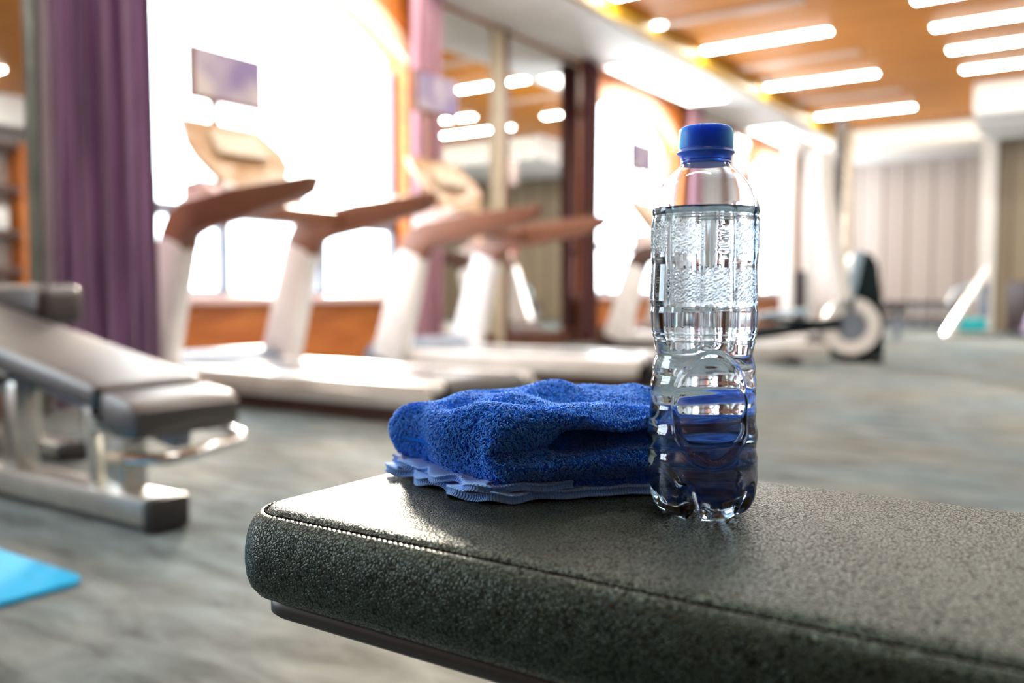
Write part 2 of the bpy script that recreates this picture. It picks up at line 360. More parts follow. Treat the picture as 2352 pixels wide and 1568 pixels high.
# windows
for k, (yc, hw) in enumerate(WIN):
    a, b = yc - hw, yc + hw
    w = MB(); n = 28
    for i in range(n):                                     # arched casing, 10 cm proud of the wall
        y0 = a + (b - a) * i / n; y1 = a + (b - a) * (i + 1) / n; z0 = arch_z(y0, yc); z1 = arch_z(y1, yc)
        w.prism([(y0, z0 - .03), (y1, z1 - .03), (y1, z1 + .13), (y0, z0 + .13)], 'X', XW - .04, XW + .03)
    fr = struct('window_%d' % (k + 1), w, M['archtrim'], 'arched window with pale casing, %s' % ['behind the nearest treadmill', 'behind the farthest treadmill', 'near the far corner', 'out of the photo at the left'][k])
    f = MB()
    for y in (a + .03, yc - hw * .36, yc + hw * .34, b - .03): f.box((XW - .16, y, (SILL + 1.17) / 2), (.06, .08, 1.17 - SILL))
    for y in (a + .03, b - .03): f.box((XW - .16, y, (SILL + 2.5) / 2), (.05, .05, 2.5 - SILL))
    f.box((XW - .16, yc, 1.15), (.06, 2 * hw, .09)).box((XW - .16, yc, SILL + .02), (.05, 2 * hw, .04))
    struct('window_frame', f, M['greyplastic'], parent=fr)
    struct('window_sill', MB().box((XW - .08, yc, SILL - .03), (.38, 2 * hw + .1, .06), .012), M['sillwood'], parent=fr)
    g = MB(); poly = [(a, SILL)] + [(b, SILL)] + [(b - (b - a) * i / 20, arch_z(b - (b - a) * i / 20, yc) - .02) for i in range(21)]
    g.prism(poly, 'X', XW - .19, XW - .184); struct('window_pane', g, M['pane'], parent=fr)
# added glow strips above the windows, for daylight bounced onto the soffit
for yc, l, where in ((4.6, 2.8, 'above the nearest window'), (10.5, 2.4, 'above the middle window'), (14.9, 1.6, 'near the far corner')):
    t = thing('soffit_glow', 'added warm white glow strip for window bounce on the soffit, %s' % where, 'light', (XW + .48, yc, 3.22), group='added soffit glow strips')
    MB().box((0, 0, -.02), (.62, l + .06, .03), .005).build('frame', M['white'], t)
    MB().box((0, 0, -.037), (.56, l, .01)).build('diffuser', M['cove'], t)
# far bulkhead's cove light, then a panel added to brighten the stepped one
t = thing('cove_glow_panel', 'glowing cove light along the far bulkhead', 'light', (-3.0, 16.18, 3.2)); MB().box((0, 0, 0), (2.4, .03, .30), .005).build('diffuser', M['coveglow'], t)
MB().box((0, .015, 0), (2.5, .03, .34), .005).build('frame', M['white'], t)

t = thing('cove_glow_panel', 'added glow panel brightening the stepped bulkhead at the upper right', 'light', (1.75, 13.57, 3.2))
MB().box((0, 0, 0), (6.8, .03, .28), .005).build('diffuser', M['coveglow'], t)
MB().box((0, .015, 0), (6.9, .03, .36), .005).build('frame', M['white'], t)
# mirror piers between the windows
def mirror_pane(y0, y1, label, x=XW, z0=.16, z1=3.18):
    t = thing('wall_mirror', label, 'mirror', (x, (y0 + y1) / 2, 0))
    MB().box((.012, 0, (z0 + z1) / 2), (.02, y1 - y0, z1 - z0)).build('mirror_glass', M['mirror'], t)
    MB().box((.02, 0, z0 - .08), (.04, y1 - y0, .16), .004).build('bottom_rail', M['brownframe'], t)
    return t
t = mirror_pane(6.35, 8.95, 'wide mirror between the two nearest windows, reflecting orange ceiling')
MB().box((.04, -.30, 1.6), (.08, .10, 3.2), .01).build('cream_post', M['creamframe'], t)
MB().box((.035, -.19, 1.6), (.07, .10, 3.2), .01).build('brown_post', M['brownframe'], t)
t = mirror_pane(12.4, 14.6, 'mirror between the middle window and the far window')
MB().box((.04, .3, 1.6), (.08, .10, 3.2), .01).build('brown_post', M['brownframe'], t)
# near pier carrying a mirror
struct('wall_pier', MB().box((-4.72, 1.34, 1.61), (.96, 1.98, 3.22), .01), M['white'], 'pier at the left that carries a mirror')
t = mirror_pane(.40, 2.26, 'tall mirror on the pier at the left edge', x=-4.24)
MB().box((.02, .895, 1.6), (.05, .055, 3.2), .01).build('grey_post', M['greyframe'], t)

# curtains
def curtain(y0, y1, x, m, label, amp=.045, waves=5, flare=.0):
    nz, ny = 40, 90; V = []
    for i in range(nz):
        z = .03 + (3.19 - .03) * i / (nz - 1)
        for j in range(ny):
            s = j / (ny - 1); sp = 1 + flare * (1 - i / (nz - 1))
            y = (y0 + y1) / 2 + (s - .5) * (y1 - y0) * sp
            ph = s * waves * 2 * PI
            V.append((x + amp * math.sin(ph) + .3 * amp * math.sin(2.3 * ph + 1 + z * .5), y + .012 * math.sin(ph * 1.7 + z), z))
    o = npmesh('curtain', V, grid_faces(nz, ny, False), m)
    md = o.modifiers.new('thick', 'SOLIDIFY'); md.thickness = .006
    return tag(o, label, 'curtain')
curtain(2.25, 2.80, -4.14, M['curtain'], 'plum purple curtain in deep folds left of the nearest window', .045, 4.5, .0)
curtain(5.9, 6.32, -5.05, M['sheer'], 'pale pink curtain right of the nearest window', .05, 4)
curtain(8.85, 9.2, -5.05, M['browncurtain'], 'dark brown gathered curtain left of the middle window', .05, 4)
curtain(11.85, 12.3, -5.05, M['sheer'], 'pinkish gathered curtain right of the middle window', .05, 4)

# ceiling lights and vents
def ceiling_bar(x0, y, L, m, name, label, cat, group):
    t = thing(name, label, cat, (x0 + L / 2, y, CEIL), group=group)
    MB().box((0, 0, -.012), (L + .03, .15, .02), .004).build('frame', M['white'] if m is M['plate'] else M['plate'], t)
    MB().box((0, 0, -.026), (L, .115, .012), .004).build('diffuser' if m is M['lamp'] else 'plate', m, t)
for y, wh in ((3.2, 'nearest of the left row'), (5.5, 'second of the left row from the front'), (7.72, 'cut by the top edge, nearest in view'), (10.0, 'above the blank plate, second in view'), (12.25, 'third in view'), (14.75, 'farthest, by the corner')):
    ceiling_bar(-4.08, y, 1.42, M['lamp'], 'ceiling_light', 'linear ceiling light beside the soffit, ' + wh, 'light', 'linear lights beside the soffit')
for y, wh in ((8.87, 'nearest'), (11.12, 'middle'), (13.5, 'farthest')):
    ceiling_bar(-4.05, y, 1.42, M['plate'], 'ceiling_plate', 'pinkish blank ceiling plate between lights, ' + wh, 'ceiling plate', 'blank plates between the lights')
for y, wh in ((9.45, 'cut by the top edge of the photo'), (10.52, 'upper of the three at the right edge'), (11.6, 'middle of the three at the right edge'), (12.7, 'lowest of the three at the right edge')):
    ceiling_bar(-1.72, y, 1.9, M['lamp'], 'ceiling_light', 'linear ceiling light in the middle row, ' + wh, 'light', 'linear lights of the middle row')
for x in (1.6, 4.0):
    for y in (3.2, 5.8, 9.4, 11.6):
        ceiling_bar(x - .7, y, 1.4, M['lamp'], 'ceiling_light', 'linear ceiling light in the right part of the room', 'light', 'linear lights out to the right')
for y in (.6, 3.2, 5.8):  # unseen lamps added overhead to fill the foreground
    ceiling_bar(-1.72, y, 1.9, M['lamp'], 'ceiling_light', 'added fill light on the ceiling overhead, unseen', 'light', 'added fill lights overhead')
for y in (.6,):  # one more unseen fill lamp, towards the window side
    ceiling_bar(-3.9, y, 1.42, M['lamp'], 'ceiling_light', 'added fill light on the ceiling overhead, unseen', 'light', 'added fill lights overhead')
def down(x, y, label, m):
    t = thing('downlight', label, 'light', (x, y, CEIL), group='round downlights')
    MB().lathe([(.09, 0), (.09, -.02), (.07, -.03)], 24).build('ring', M['white'], t)
    MB().lathe([(.068, -.022), (.06, -.045), (.02, -.05)], 24).build('bulb', m, t)
down(-4.08, 8.75, 'bright round downlight beside the nearest blank plate', M['downlight'])
down(-3.98, 11.9, 'faint white round detector beside the third ceiling light', M['white'])

# ------------------------------------------------------------------ treadmills
def treadmill(label, loc, tvup=0., arm=None, hood='greyplastic', group='treadmills facing the windows'):
    arm = arm or M['armflare']
    t = thing('treadmill', label, 'treadmill', loc, group=group); hw = .44
    # deck: running belt, two rails, skirts, motor hood
    MB().box((1.12, 0, .165), (1.9, .56, .03), .01).build('running_belt', M['belt'], t)
    for s in (-1, 1):
        MB().box((1.12, s * .355, .155), (1.98, .15, .05), .018).build('side_rail', M['pearl'], t)
        MB().prism([(.15, .07), (2.05, .07), (2.13, .085), (2.13, .13), (.15, .14)], 'Y', s * .43 - .02, s * .43 + .02, .008).build('side_skirt', M['silver'], t)
    MB().box((1.1, 0, .06), (1.95, .84, .115), .02).build('deck_base', M['armdark'], t)
    MB().lathe([(.02, -.31), (.07, -.3), (.075, -.28), (.075, .28), (.07, .3), (.02, .31)], 20, (2.08, 0, .11), 'Y').build('rear_roller', M['black'], t)
    hd = MB().prism([(-.12, .02), (-.13, .14), (-.02, .24), (.18, .25), (.30, .19), (.34, .02)], 'Y', -.40, .40, .03).build('motor_hood', M[hood], t)
    for s in (-1, 1):
        MB().beam((.18, s * hw, .10), (.42, s * hw, .88), .12, .28, .04, (1, 0, 0), .11, .23).build('upright', M['pearl'], t)
        # handrail: thick elbow, level bar, upswept pointed tip
        prof = [(.32, .80), (.31, .90), (.38, 1.0), (.50, 1.055), (.9, 1.10), (1.46, 1.13), (1.42, 1.05), (1.34, 1.02), (.9, .94), (.64, .905), (.54, .87), (.52, .80)]
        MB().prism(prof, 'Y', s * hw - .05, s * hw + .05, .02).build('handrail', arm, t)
    MB().box((.48, 0, 1.05), (.20, .86, .07), .03).build('crossbar', M['pearl'], t)
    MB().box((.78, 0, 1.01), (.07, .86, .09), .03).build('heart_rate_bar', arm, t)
    # console: leaning six-sided panel
    c = MB(); pts = [(-.27, .22, 1.56), (.27, .22, 1.56), (.34, .36, 1.42), (.33, .43, 1.33), (.20, .52, 1.17), (-.20, .52, 1.17), (-.33, .43, 1.33), (-.34, .36, 1.42)]
    F_ = [c.bm.verts.new((x, y, z)) for y, x, z in pts]; B_ = [c.bm.verts.new((x - .05, y * .93, z - .02)) for y, x, z in pts]
    c.bm.faces.new(F_); c.bm.faces.new(B_[::-1])
    for i in range(8): c.bm.faces.new((F_[i], B_[i], B_[(i + 1) % 8], F_[(i + 1) % 8]))
    co = c.build('console', M['panelconsole'], t, smooth=False)
    # instrument window and buttons set on the console face
    n = Vector((.7, 0, .45)).normalized()
    c2 = MB(); q = [(-.16, .305, 1.49), (.16, .305, 1.49), (.18, .42, 1.355), (-.18, .42, 1.355)]
    f_ = [c2.bm.verts.new(Vector((x, y, z)) + n * .012) for y, x, z in q]; b_ = [c2.bm.verts.new(Vector((x, y, z)) - n * .01) for y, x, z in q]
    c2.bm.faces.new(f_); c2.bm.faces.new(b_[::-1])
    for i in range(4): c2.bm.faces.new((f_[i], b_[i], b_[(i + 1) % 4], f_[(i + 1) % 4]))
    c2.build('display', M['creamframe'], co, smooth=False)
    for s in (-1, 1):
        MB().lathe([(.02, 0), (.05, .01), (.055, .05), (.03, .08)], 16, (.52, s * .2, 1.10)).build('cup_holder', M['pearl'], t)
    MB().prism([(.30, 1.03), (.62, 1.05), (.56, 1.12), (.44, 1.2), (.30, 1.18)], 'Y', -.33, .33, .02).build('console_tray', M['sillwood'], t)
    # television on a neck
    tv = 1.70 + tvup
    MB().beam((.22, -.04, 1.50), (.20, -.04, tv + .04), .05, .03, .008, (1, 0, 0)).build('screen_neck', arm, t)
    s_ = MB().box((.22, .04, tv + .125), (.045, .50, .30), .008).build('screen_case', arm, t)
    MB().box((.2445, .04, tv + .128), (.004, .465, .265)).build('screen', M['screen'], s_)
    return t
treadmill('treadmill nearest the camera, with flare-browned handrails and a screen before the window', (-4.57, 3.39, 0), 0)
treadmill('middle treadmill, standing before the pink curtain and the mirror', (-4.47, 5.2, 0), .22)
treadmill('farthest treadmill, seen just left of the bottle, with dark handrails', (-4.5, 8.73, 0), .2, M['armdark'], 'armdark')

# ------------------------------------------------------------------ adjustable bench at the left
def adj_bench():
    t = thing('adjustable_bench', 'low silver adjustable bench with dark pads, standing left of the leather bench', 'bench', (0, 0, 0))
    ry = Matrix.Rotation(R(9.5), 3, 'Y').to_euler()
    MB().box((-2.60, 1.355, .425), (1.16, .31, .065), .02, Matrix.Rotation(R(10), 3, 'Y').to_quaternion(), 3).build('backrest', M['padtop'], t)
    MB().prism([(-2.01, .345), (-1.90, .33), (-1.86, .305), (-1.875, .235), (-1.96, .235), (-2.02, .27)], 'Y', 1.20, 1.50, .018).build('seat', M['padtop'], t)
    MB().beam((-3.1, 1.365, .43), (-1.92, 1.365, .222), .05, .06, .006).build('rail', M['greyplastic'], t)
    b = MB().box((-2.55, 1.30, .05), (1.28, .10, .07), .008).build('base_beam', M['steel'], t)
    MB().box((-1.90, 1.30, .045), (.045, .112, .09), .02).build('end_cap', M['black'], b)
    MB().box((-3.2, 1.30, .045), (.07, .112, .09), .02).build('end_cap', M['black'], b)
    for x, zt in ((-2.08, .26), (-2.60, .33)):
        p = MB().box((x, 1.31, (zt + .08) / 2), (.085, .07, zt - .08), .012).build('post', M['steel'], t)
        MB().tube([(x - .05, 1.25, zt - .01), (x - .05, 1.38, zt - .01)], .022, 12).build('pivot_bolt', M['chrome'], p)
    for x in (-2.16,):
        MB().beam((x, 1.28, .09), (x - .02, 1.28, .30), .03, .03, .004).build('brace', M['steel'], t)
    MB().beam((-2.62, 1.24, .10), (-2.72, 1.24, .36), .045, .03, .005).build('brace', M['chrome'], t)
    path = [(-2.03, 1.50, .225), (-1.94, 1.50, .225), (-1.85, 1.49, .215), (-1.825, 1.46, .21), (-1.835, 1.30, .19), (-1.86, 1.26, .187), (-1.98, 1.22, .18)]
    MB().tube(path, .015, 12).build('handle', M['chrome'], t)
    MB().tube([(-1.95, 1.230, .1815), (-1.995, 1.214, .1795)], .02, 12).build('handle_grip', M['creamframe'], t)
    return t
adj_bench()
t = thing('leg_curl_stand', 'black padded cushion on a chrome post behind the adjustable bench', 'exercise stand', (-3.15, 1.62, 0))
MB().box((-.02, 0, .54), (.52, .16, .135), .045, seg=4).build('cushion', M['padtop'], t)
MB().box((0, 0, .26), (.06, .06, .46), .01).build('post', M['steel'], t)
b = MB().box((-.1, .06, .035), (.52, .09, .055), .01).build('base_beam', M['steel'], t)
MB().box((.17, .06, .032), (.06, .1, .064), .015).build('end_cap', M['black'], b)
MB().lathe([(.035, -.02), (.05, -.01), (.05, .01), (.035, .02)], 16, (.0, -.06, .42), 'Y').build('adjustment_knob', M['chrome'], t)

# blue exercise mat
mm = MB(); poly = []
for cx, cy, a0 in ((-1.73, .93, 0), (-2.35, .93, 90), (-2.35, -.30, 180), (-1.73, -.30, 270)):
    for k in range(7):
        a = R(a0 + 15 * k); poly.append((cx + .045 * math.cos(a), cy + .045 * math.sin(a)))
mm.prism(poly, 'Z', .001, .012, .003)
tag(mm.build('exercise_mat', M['mat']), 'bright blue exercise mat lying on the carpet at the lower left', 'mat')

# ------------------------------------------------------------------ elliptical trainer, right of the bottle
def elliptical():
    t = thing('elliptical_trainer', 'dark elliptical trainer with a white ring and pale arms, right of the bottle', 'elliptical trainer', (-1.84, 7.70, 0), R(34.2)); t.scale = (.925,) * 3
    MB().prism([(-.06, 0), (-.09, .12), (.0, .62), (.03, .93), (.09, 1.0), (.2, .98), (.26, .88), (.31, .5), (.33, .1), (.32, 0)], 'Y', .02, .34, .03).build('housing', M['housing'], t)
    r = MB(); n = 40
    for i in range(n):
        a0 = R(105) + 2 * PI * .93 * i / n; a1 = R(105) + 2 * PI * .93 * (i + 1) / n
        q = [(.255 * math.cos(a0), .33 + .255 * math.sin(a0)), (.255 * math.cos(a1), .33 + .255 * math.sin(a1)), (.14 * math.cos(a1), .33 + .14 * math.sin(a1)), (.14 * math.cos(a0), .33 + .14 * math.sin(a0))]
        r.prism(q, 'Y', -.06, 0)
    r.build('crank_ring', M['pearl'], t)
    MB().lathe([(.02, -.05), (.13, -.045), (.14, .0), (.14, .04)], 24, (0, 0, .33), 'Y').build('hub', M['greyplastic'], t)
    MB().tube([(-.30, -.1, 1.86), (-.28, -.1, 1.5), (-.16, -.1, .9), (-.10, -.1, .56)], [.085, .085, .08, .075], 14).build('swing_arm', M['pearl'], t)
    MB().tube([(.03, -.09, .98), (-.02, -.09, .72), (-.07, -.09, .55)], .05, 12).build('swing_arm', M['bluebeam'], t)
    MB().beam((-.1, 0, .36), (-1.0, -.02, .24), .16, .10, .02).build('foot_rail', M['housing'], t)
    MB().beam((-.35, -.12, .36), (-.85, -.16, .40), .14, .05, .02).build('pedal', M['housing'], t)
    MB().beam((-.3, .24, .46), (-.9, .24, .40), .14, .05, .02).build('pedal', M['bluebeam'], t)
    MB().beam((-.2, .05, .10), (-.95, .0, .10), .22, .13, .03).build('base_frame', M['silver'], t)
    MB().box((-.55, .05, .03), (.10, .62, .06), .015).build('stabilizer', M['black'], t)
    MB().box((.20, .15, .03), (.10, .62, .06), .015).build('stabilizer', M['black'], t)
elliptical()

# hanging ropes by the far corner
for (x, y, m, lab, sw) in ((-3.83, 15.0, 'rope', 'dark twisted rope hanging beside the elliptical arm', .2), (-3.80, 15.7, 'creamframe', 'pale twisted rope hanging behind the dark rope', -.1)):
    o = MB(); n = 160
    for ph in (0, 2.1, 4.2):
        pts = []
        for i in range(n):
            s = i / (n - 1); z = CEIL - .01 - s * 2.35; a = s * 36 + ph
            pts.append((x + .045 * math.cos(a) + sw * .3 * (1 - s), y + .045 * math.sin(a), z))
        o.tube(pts, .036, 6)
    tag(o.build('rope', M[m]), lab, 'rope', 'ropes hanging near the far corner')

# machines by the far wall
t = thing('cable_machine', 'tall white cable machine frame by the far corner', 'exercise machine', (-3.9, 13.2, 0))
for y in (-.5, .5):
    MB().box((0, y, 1.45), (.16, .14, 2.7), .02).build('column', M['pearl'], t)
    MB().box((.25, y, .05), (.9, .14, .1), .02).build('foot', M['darkplastic'], t)
MB().box((0, 0, 2.75), (.14, 1.15, .14), .02).build('top_beam', M['pearl'], t)
MB().box((0, 0, .5), (.16, .38, .8), .02).build('weight_stack', M['darkplastic'], t)
t = thing('recliner_bench', 'steel inclined bench with a teal cushion near the far wall', 'bench', (-1.75, 12.9, 0), R(34.2))
MB().beam((-.12, 0, .02), (.42, 0, .90), .14, .07, .02).build('incline_beam', M['silver'], t)
MB().box((.22, .1, .16), (.36, .3, .16), .04).build('cushion', M['teal'], t)
MB().box((.25, .1, .04), (.5, .4, .07), .02).build('base', M['steel'], t)
MB().tube([(.0, .2, .45), (.1, .25, .62), (.38, .25, .7), (.5, .2, .6)], .02, 8).build('hand_grip', M['bluebeam'], t)
MB().box((.42, .12, .5), (.1, .12, .5), .02).build('post', M['greyplastic'], t)
t = thing('weight_machine', 'dark red and black weight machine at the right edge', 'exercise machine', (-.95, 13.9, 0), R(34.2))
MB().box((.1, 0, .38), (.62, .6, .72), .06).build('body', M['padred'], t)
MB().lathe([(.03, -.04), (.12, -.03), (.14, 0), (.12, .03), (.03, .04)], 20, (-.10, -.34, .84), 'Y').build('white_disc', M['pearl'], t)
MB().box((-.1, -.33, .74), (.06, .06, .2), .01).build('bracket', M['darkplastic'], t)
MB().beam((-.33, -.45, .03), (-.24, -.45, .34), .12, .12, .05).build('foot_roller', M['lilac'], t)
MB().box((0, -.3, .05), (.7, .3, .08), .02).build('base', M['black'], t)
MB().lathe([(.03, -.1), (.09, -.06), (.1, 0), (.09, .06), (.03, .1)], 16, (.12, 0, 1.36)).build('red_grip', mat('coral_plastic', (.75, .2, .15), .5), t)
MB().box((.12, .05, .99), (.05, .05, .7), .01).build('grip_post', M['darkplastic'], t)
t = thing('flat_bench', 'small dark flat bench against the pale far wall', 'bench', (-2.45, 12.0, 0), R(20))
MB().box((0, 0, .38), (.5, .3, .09), .03).build('pad', M['darkplastic'], t)
for x in (-.16, .16): MB().box((x, 0, .17), (.06, .2, .34), .01).build('leg', M['greyplastic'], t)
t = thing('dumbbell_rack', 'low dark rack of dumbbells along the far wall', 'rack', (-2.6, 15.4, 0))
MB().box((0, 0, .32), (1.3, .3, .05), .01).build('shelf', M['greyplastic'], t)
MB().box((0, 0, .08), (1.3, .3, .05), .01).build('shelf', M['greyplastic'], t)
for x in (-.6, .6): MB().box((x, 0, .2), (.06, .34, .4), .01).build('side_frame', M['darkplastic'], t)
def dumb(x, z, lab):
    d = thing('dumbbell', lab, 'dumbbell', (x, 15.4, z), group='dumbbells on the low rack')
    MB().lathe([(.015, -.1), (.015, .1)], 10, axis='Y').build('grip', M['chrome'], d)
    for s in (-1, 1): MB().lathe([(.03, s * .12 - .03), (.055, s * .12 - .025), (.055, s * .12 + .025), (.03, s * .12 + .03)], 12, axis='Y').build('weight', M['darkplastic'], d)
for zz, wh in ((.401, 'upper'), (.161, 'lower')):
    for i in range(6): dumb(-3.05 + .18 * i, zz, 'small dark dumbbell on the %s shelf of the rack' % wh)

# exercise bikes out to the right, seen in the mirrors
def bike(loc, label):
    t = thing('exercise_bike', label, 'exercise bike', loc, 0, 'exercise bikes')
    MB().lathe([(.04, -.05), (.26, -.05), (.28, 0), (.26, .05), (.04, .05)], 28, (.35, 0, .38), 'Y').build('flywheel', M['bluebeam'], t)
    MB().beam((-.35, 0, .2), (.45, 0, .35), .09, .12, .02).build('frame', M['pearl'], t)
    MB().beam((-.2, 0, .3), (-.35, 0, .95), .06, .06, .01).build('seat_post', M['silver'], t)
    MB().box((-.38, 0, .98), (.28, .2, .07), .03).build('saddle', M['darkplastic'], t)
    MB().beam((.3, 0, .35), (.42, 0, 1.15), .07, .07, .01).build('bar_post', M['pearl'], t)
    MB().tube([(.2, -.25, 1.2), (.42, -.2, 1.2), (.44, 0, 1.18), (.42, .2, 1.2), (.2, .25, 1.2)], .02, 8).build('handlebar', M['darkplastic'], t)
    MB().box((.45, 0, 1.3), (.05, .28, .2), .02).build('console', M['panelconsole'], t)
    for x in (-.45, .5): MB().box((x, 0, .04), (.08, .5, .08), .02).build('foot', M['darkplastic'], t)
for i, y in enumerate((6.9, 8.2, 9.5, 10.8)):
    bike((.9, y, 0), ['exercise bike nearest in the row across the room', 'second exercise bike across the room', 'third exercise bike across the room', 'farthest exercise bike across the room'][i])

t = thing('towel_shelf', 'orange framed shelf unit of the opposite wall, seen in the left mirror', 'shelf', (5.3, 7.1, 0))
for y in (-1.3, -.1, 1.3): MB().box((0, y, 1.4), (.4, .12, 2.8), .01).build('upright', M['wallwood'], t)
for z in (.06, .9, 1.45, 2.1, 2.74): MB().box((0, 0, z), (.38, 2.5, .1), .01).build('shelf', M['armdark'], t)
for i, (y, z) in enumerate([(-.95, 1.5), (-.5, 1.5), (.3, 1.5), (.85, 1.5), (-.8, .95), (.5, .95), (-.7, 2.15), (.6, 2.15)]):
    tag(MB().box((0, 0, .17), (.3, .36, .338), .05).build('folded_towel', M['white'], None, loc=(5.28, 7.1 + y, z)), 'white folded towels piled on the shelf unit across the room', 'towel', 'white towel piles on the shelf unit')
# ------------------------------------------------------------------ leather bench in the foreground
BX0, BX1, BY0, BY1 = -.437, .95, .353, .606; BTOP = .45
def contour(off, rc=.028, rb=.045):
    """rounded rectangle, counter-clockwise, dense; off = outward offset"""
    x0, x1, y0, y1 = BX0, BX1, BY0, BY1; P = []
    cs = [(x1 - rc, y0 + rc, 270, rc), (x1 - rc, y1 - rc, 0, rc), (x0 + rb, y1 - rb, 90, rb), (x0 + rc, y0 + rc, 180, rc)]
    for i, (cx, cy, a0, r) in enumerate(cs):
        for k in range(17):
            a = R(a0 + 90 * k / 16); P.append((cx + (r + off) * math.cos(a), cy + (r + off) * math.sin(a)))
        nx = cs[(i + 1) % 4]; e = P[-1]; a = R(nx[2]); s = (nx[0] + (nx[3] + off) * math.cos(a), nx[1] + (nx[3] + off) * math.sin(a))
        L = math.hypot(s[0] - e[0], s[1] - e[1]); n = max(4, int(L / .008))
        for k in range(1, n): P.append((e[0] + (s[0] - e[0]) * k / n, e[1] + (s[1] - e[1]) * k / n))
    return P
def ringstack(name, rings, m, parent, cap=True):
    N = len(contour(0)); V = []
    base = np.array(contour(0))
    for off, z in rings:
        P = np.array(contour(max(off, -.02)))
        if off < -.02:                                  # deep insets: shrink the inner outline towards the centre line
            k = (-off - .02); cx, cy = (BX0 + BX1) / 2, (BY0 + BY1) / 2
            sx = 1 - k / ((BX1 - BX0) / 2 - .02); sy = 1 - k / ((BY1 - BY0) / 2 - .02)
            P = np.stack([cx + (P[:, 0] - cx) * sx, cy + (P[:, 1] - cy) * max(sy, .0)], 1)
        n = np.sin(P[:, 0] * 23) * np.sin(P[:, 1] * 31 + z * 60) * .0008 if z > BTOP - .06 and off > -.002 else 0
        V.append(np.column_stack([P, np.full(N, z) + n]))
    V = np.concatenate(V); F4 = grid_faces(len(rings), N)
    me_o = npmesh(name, V, F4, m, parent)
    bm = bmesh.new(); bm.from_mesh(me_o.data); bm.verts.ensure_lookup_table()
    if cap:
        bm.faces.new([bm.verts[i] for i in range(N)][::-1]); k = (len(rings) - 1) * N; bm.faces.new([bm.verts[k + i] for i in range(N)])
    bmesh.ops.recalc_face_normals(bm, faces=bm.faces); bm.to_mesh(me_o.data); bm.free(); return me_o
t = thing('leather_bench', 'black leather padded gym bench in the foreground, carrying towel and bottle', 'bench', (0, 0, 0))
rings = [(-.11, .4532), (-.08, .4530), (-.05, .4526), (-.03, .4520), (-.015, .4513), (-.008, .4505), (-.004, .4494), (-.0022, .4478), (-.0008, .4464),
         (.0008, .4476), (.003, .4468), (.006, .4440), (.0085, .4400), (.0105, .434), (.0118, .426), (.012, .418), (.0112, .410), (.009, .4035), (.005, .3985), (0, .396), (-.01, .3952), (-.03, .395)]
ringstack('seat_pad', rings, M['leather'], t)
seam = contour(-.0006); N = len(seam); sp = []; rr = []
for i in range(N):
    a, b = Vector(seam[i]), Vector(seam[(i + 1) % N]); n = max(1, int((b - a).length / .0011))
    for k in range(n): p = a.lerp(b, k / n); sp.append((p.x, p.y, .4472)); rr.append(.0010 + .0004 * math.sin(len(rr) * 1.9))
MB().tube(sp, rr, 6, closed=True).build('seam_stitching', M['thread'], t)
ringstack('base_board', [(-.02, .3955), (-.006, .3955), (-.003, .393), (-.003, .386), (-.006, .3835), (-.02, .3835)], M['black'], t)
for x in (-.15, .7):
    MB().box((x, .48, .21), (.06, .06, .345), .006).build('leg', M['steel'], t)
    MB().box((x, .48, .02), (.07, .42, .04), .006).build('foot', M['steel'], t)
MB().box((.27, .48, .355), (.95, .05, .05), .006).build('spine', M['steel'], t)

# ------------------------------------------------------------------ water bottle
def smooth_step(x, a, b): q = np.clip((x - a) / (b - a), 0, 1); return q * q * (3 - 2 * q)
BH = .2135                                            # height of the clear body up to the neck top
prof_z = np.array([0, .002, .006, .012, .022, .030, .040, .050, .055, .066, .072, .083, .088, .095, .100, .110, .1215, .1235, .1255, .147, .149, .151, .180, .1825, .185, .190, .1935, .197, .203, .2075, .2095, .212, .2135]) 
prof_r = np.array([.019, .0245, .0290, .0318, .0330, .0326, .0322, .0327, .0322, .0312, .0318, .0305, .0312, .0285, .0295, .0316, .0318, .0311, .0318, .0318, .0312, .0318, .0318, .0315, .0320, .0313, .0298, .0278, .0228, .0165, .0142, .0138, .0138])
